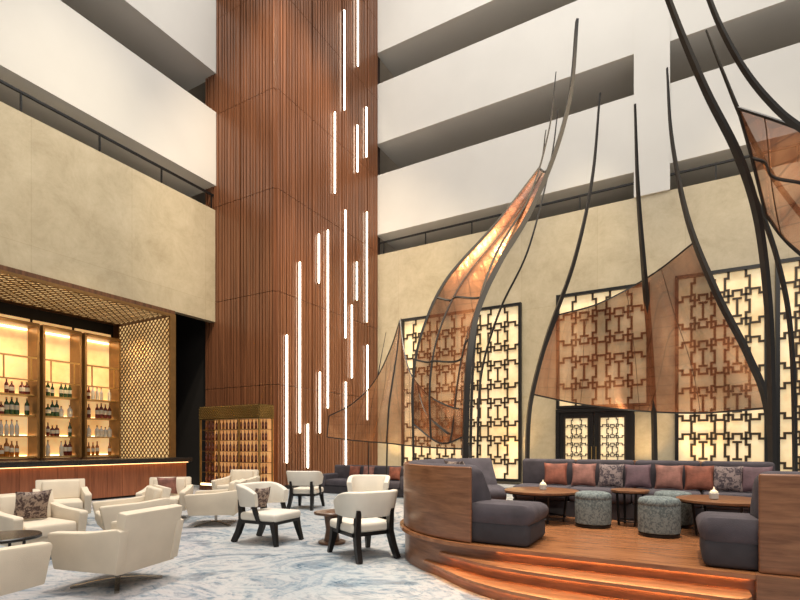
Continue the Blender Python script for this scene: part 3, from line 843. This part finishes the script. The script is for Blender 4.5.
t4 = dup(tc, G(368,522), yaw(-.1,-1), 'white tub chair mostly hidden behind the near white tub chair')
rz = t2.rotation_euler.z
pillow(M['pat_brown'], Vector(t2.location)+Vector((math.cos(rz),math.sin(rz),0))*(-.14)+Vector((0,0,.645)), rz+PI/2, .30, 'brown and cream patterned pillow on the white tub chair', None, .34, .12)
v = G(332,543)
t = thing('side_table', 'round dark walnut pedestal side table between the white tub chairs', 'table', v)
MB().lathe([(.25,.43),(.265,.437),(.265,.462),(.255,.47)], 36).build('tabletop', M['dwood'], t)
MB().lathe([(.12,.03),(.09,.2),(.12,.43)], 20).build('pedestal', M['dwood'], t)
MB().lathe([(.19,0),(.2,.008),(.2,.03),(.19,.035)], 30).build('base', M['dwood'], t)
v = G(2,583)
t = thing('low_table', 'dark round low table at the left edge between cream armchairs', 'table', v)
MB().lathe([(.33,.46),(.345,.468),(.345,.49),(.335,.5)], 36).build('tabletop', M['counter_top'], t)
for k in range(3):
    a = k*2*PI/3+.4
    MB().tube([(math.cos(a)*.26,math.sin(a)*.26,.46),(math.cos(a)*.2,math.sin(a)*.2,0)], .015).build('leg', M['black'], t)
MB().lathe([(.22,0),(.23,.005),(.23,.012),(.22,.016)], 30).build('base_plate', M['black'], t)

# far sofa by the back
v = flat(368, 14.6, 0)
t = thing('sofa', 'charcoal grey sofa on the carpet beyond the tub chairs, near the back wall', 'sofa', v, 0)
L = 1.45
MB().box((-L,-.40,.02), (L,.42,.22)).build('base', M['sofad'], t, False)
MB().rbox((0,.36,.50), (2*L,.2,.66), .06, 3).build('backrest', M['sofa'], t)
for s in (-1,1): MB().rbox((s*(L-.08),0,.38), (.16,.8,.40), .05, 3).build('arm', M['sofa'], t)
for k in range(3):
    MB().rbox((-L+.16+(k+.5)*(2*L-.32)/3,-.06,.32), ((2*L-.32)/3-.01,.7,.2), .06, 3).build('seat_cushion', M['sofa'], t)
for i, (dx, mm, lab) in enumerate(((-.55,'rust','rust pillow at the left of the far sofa'), (-.05,'rustp','dusty rose pillow at the middle of the far sofa'), (.85,'rust','rust pillow at the right of the far sofa'))):
    pillow(M[mm], v+Vector((dx,.10,.63)), 0, -.25, lab, None, .40, .13)

# ---------------------------------------------------------------- lights
def area(name, loc, target, sx, sy, e, col):
    l = bpy.data.lights.new(name, 'AREA'); l.shape = 'RECTANGLE'; l.size = sx; l.size_y = sy; l.energy = e; l.color = col
    o = bpy.data.objects.new(name, l); C.objects.link(o); o.location = loc
    o.rotation_euler = (Vector(target)-Vector(loc)).to_track_quat('-Z', 'Y').to_euler(); return o
def spot(name, loc, target, e, col, ang=60, blend=.6, rad=.08):
    l = bpy.data.lights.new(name, 'SPOT'); l.energy = e; l.color = col; l.spot_size = math.radians(ang); l.spot_blend = blend; l.shadow_soft_size = rad
    o = bpy.data.objects.new(name, l); C.objects.link(o); o.location = loc
    o.rotation_euler = (Vector(target)-Vector(loc)).to_track_quat('-Z', 'Y').to_euler(); return o
area('skylight', (-3,7,26), (-3,7.01,0), 20, 18, 5200, (1,.965,.91))
area('front_fill', (6,-5,13), (-7,13,4), 10, 8, 1000, (1,.92,.82))
spot('platform_spot', (-.5,5.0,19), (-.5,6.3,.4), 9500, (1,.82,.60), 24)
spot('chairs_spot', (-6,5.0,20), (-6,6.5,.4), 7500, (1,.89,.74), 38)
spot('tower_spot', (-3.0,6,22), (-11.5,14,9), 11500, (1,.80,.56), 42)
spot('tower_low_spot', (-6.0,9,18), (-11.3,14.5,2.5), 10000, (1,.78,.52), 26, .9)
spot('back_wall_spot', (-6,11,22), (-8,18,4.0), 7500, (1,.83,.56), 26, 1)
spot('back_wall_spot', (-2,11,22), (-3.2,18,5.5), 9500, (1,.83,.56), 22, 1)
spot('back_wall_spot', (2,11,22), (2,18,5), 6500, (1,.83,.56), 26, 1)
spot('left_wall_spot', (-6,5,22), (-14,8,6.5), 8000, (1,.86,.64), 32, 1)
for x in (-10.3,-5.2,-1.0,.6):
    spot('wall_uplight', (x,17.2,.25), (x,18.0,3.6), 240, (1,.66,.30), 75, 1, .05)
spot('sail_spot', (1,3,15), (-2.0,10.5,4), 11000, (1,.76,.46), 34, .9)
spot('sail_spot', (-5,4,16), (-4.5,9.5,4), 8000, (1,.76,.46), 26, .9)
for y in (6.8,8.0,9.3):
    spot('bar_fill', (-15.2,y,5.5), (-16.2,y,1.5), 220, (1,.74,.44), 110)  # added unseen spots that brighten the back bar; the canopy carries no lamps
spot('bar_counter_spot', (-9.5,7.5,14), (-13.3,7.5,.6), 3200, (1,.78,.52), 30)
wd = bpy.data.worlds.new('world'); S.world = wd; wd.use_nodes = True
bg = wd.node_tree.nodes['Background']; bg.inputs['Color'].default_value = (1,.955,.90,1); bg.inputs['Strength'].default_value = .34

# ---------------------------------------------------------------- camera
cam = bpy.data.cameras.new('camera'); co = bpy.data.objects.new('camera', cam); C.objects.link(co)
co.location = (0,0,H); co.rotation_euler = (PI/2,0,A)
cam.sensor_width = 36; cam.lens = 36*F/800; cam.shift_y = (HY-300)/800
cam.clip_end = 200
S.camera = co
S.view_settings.view_transform = 'Standard'
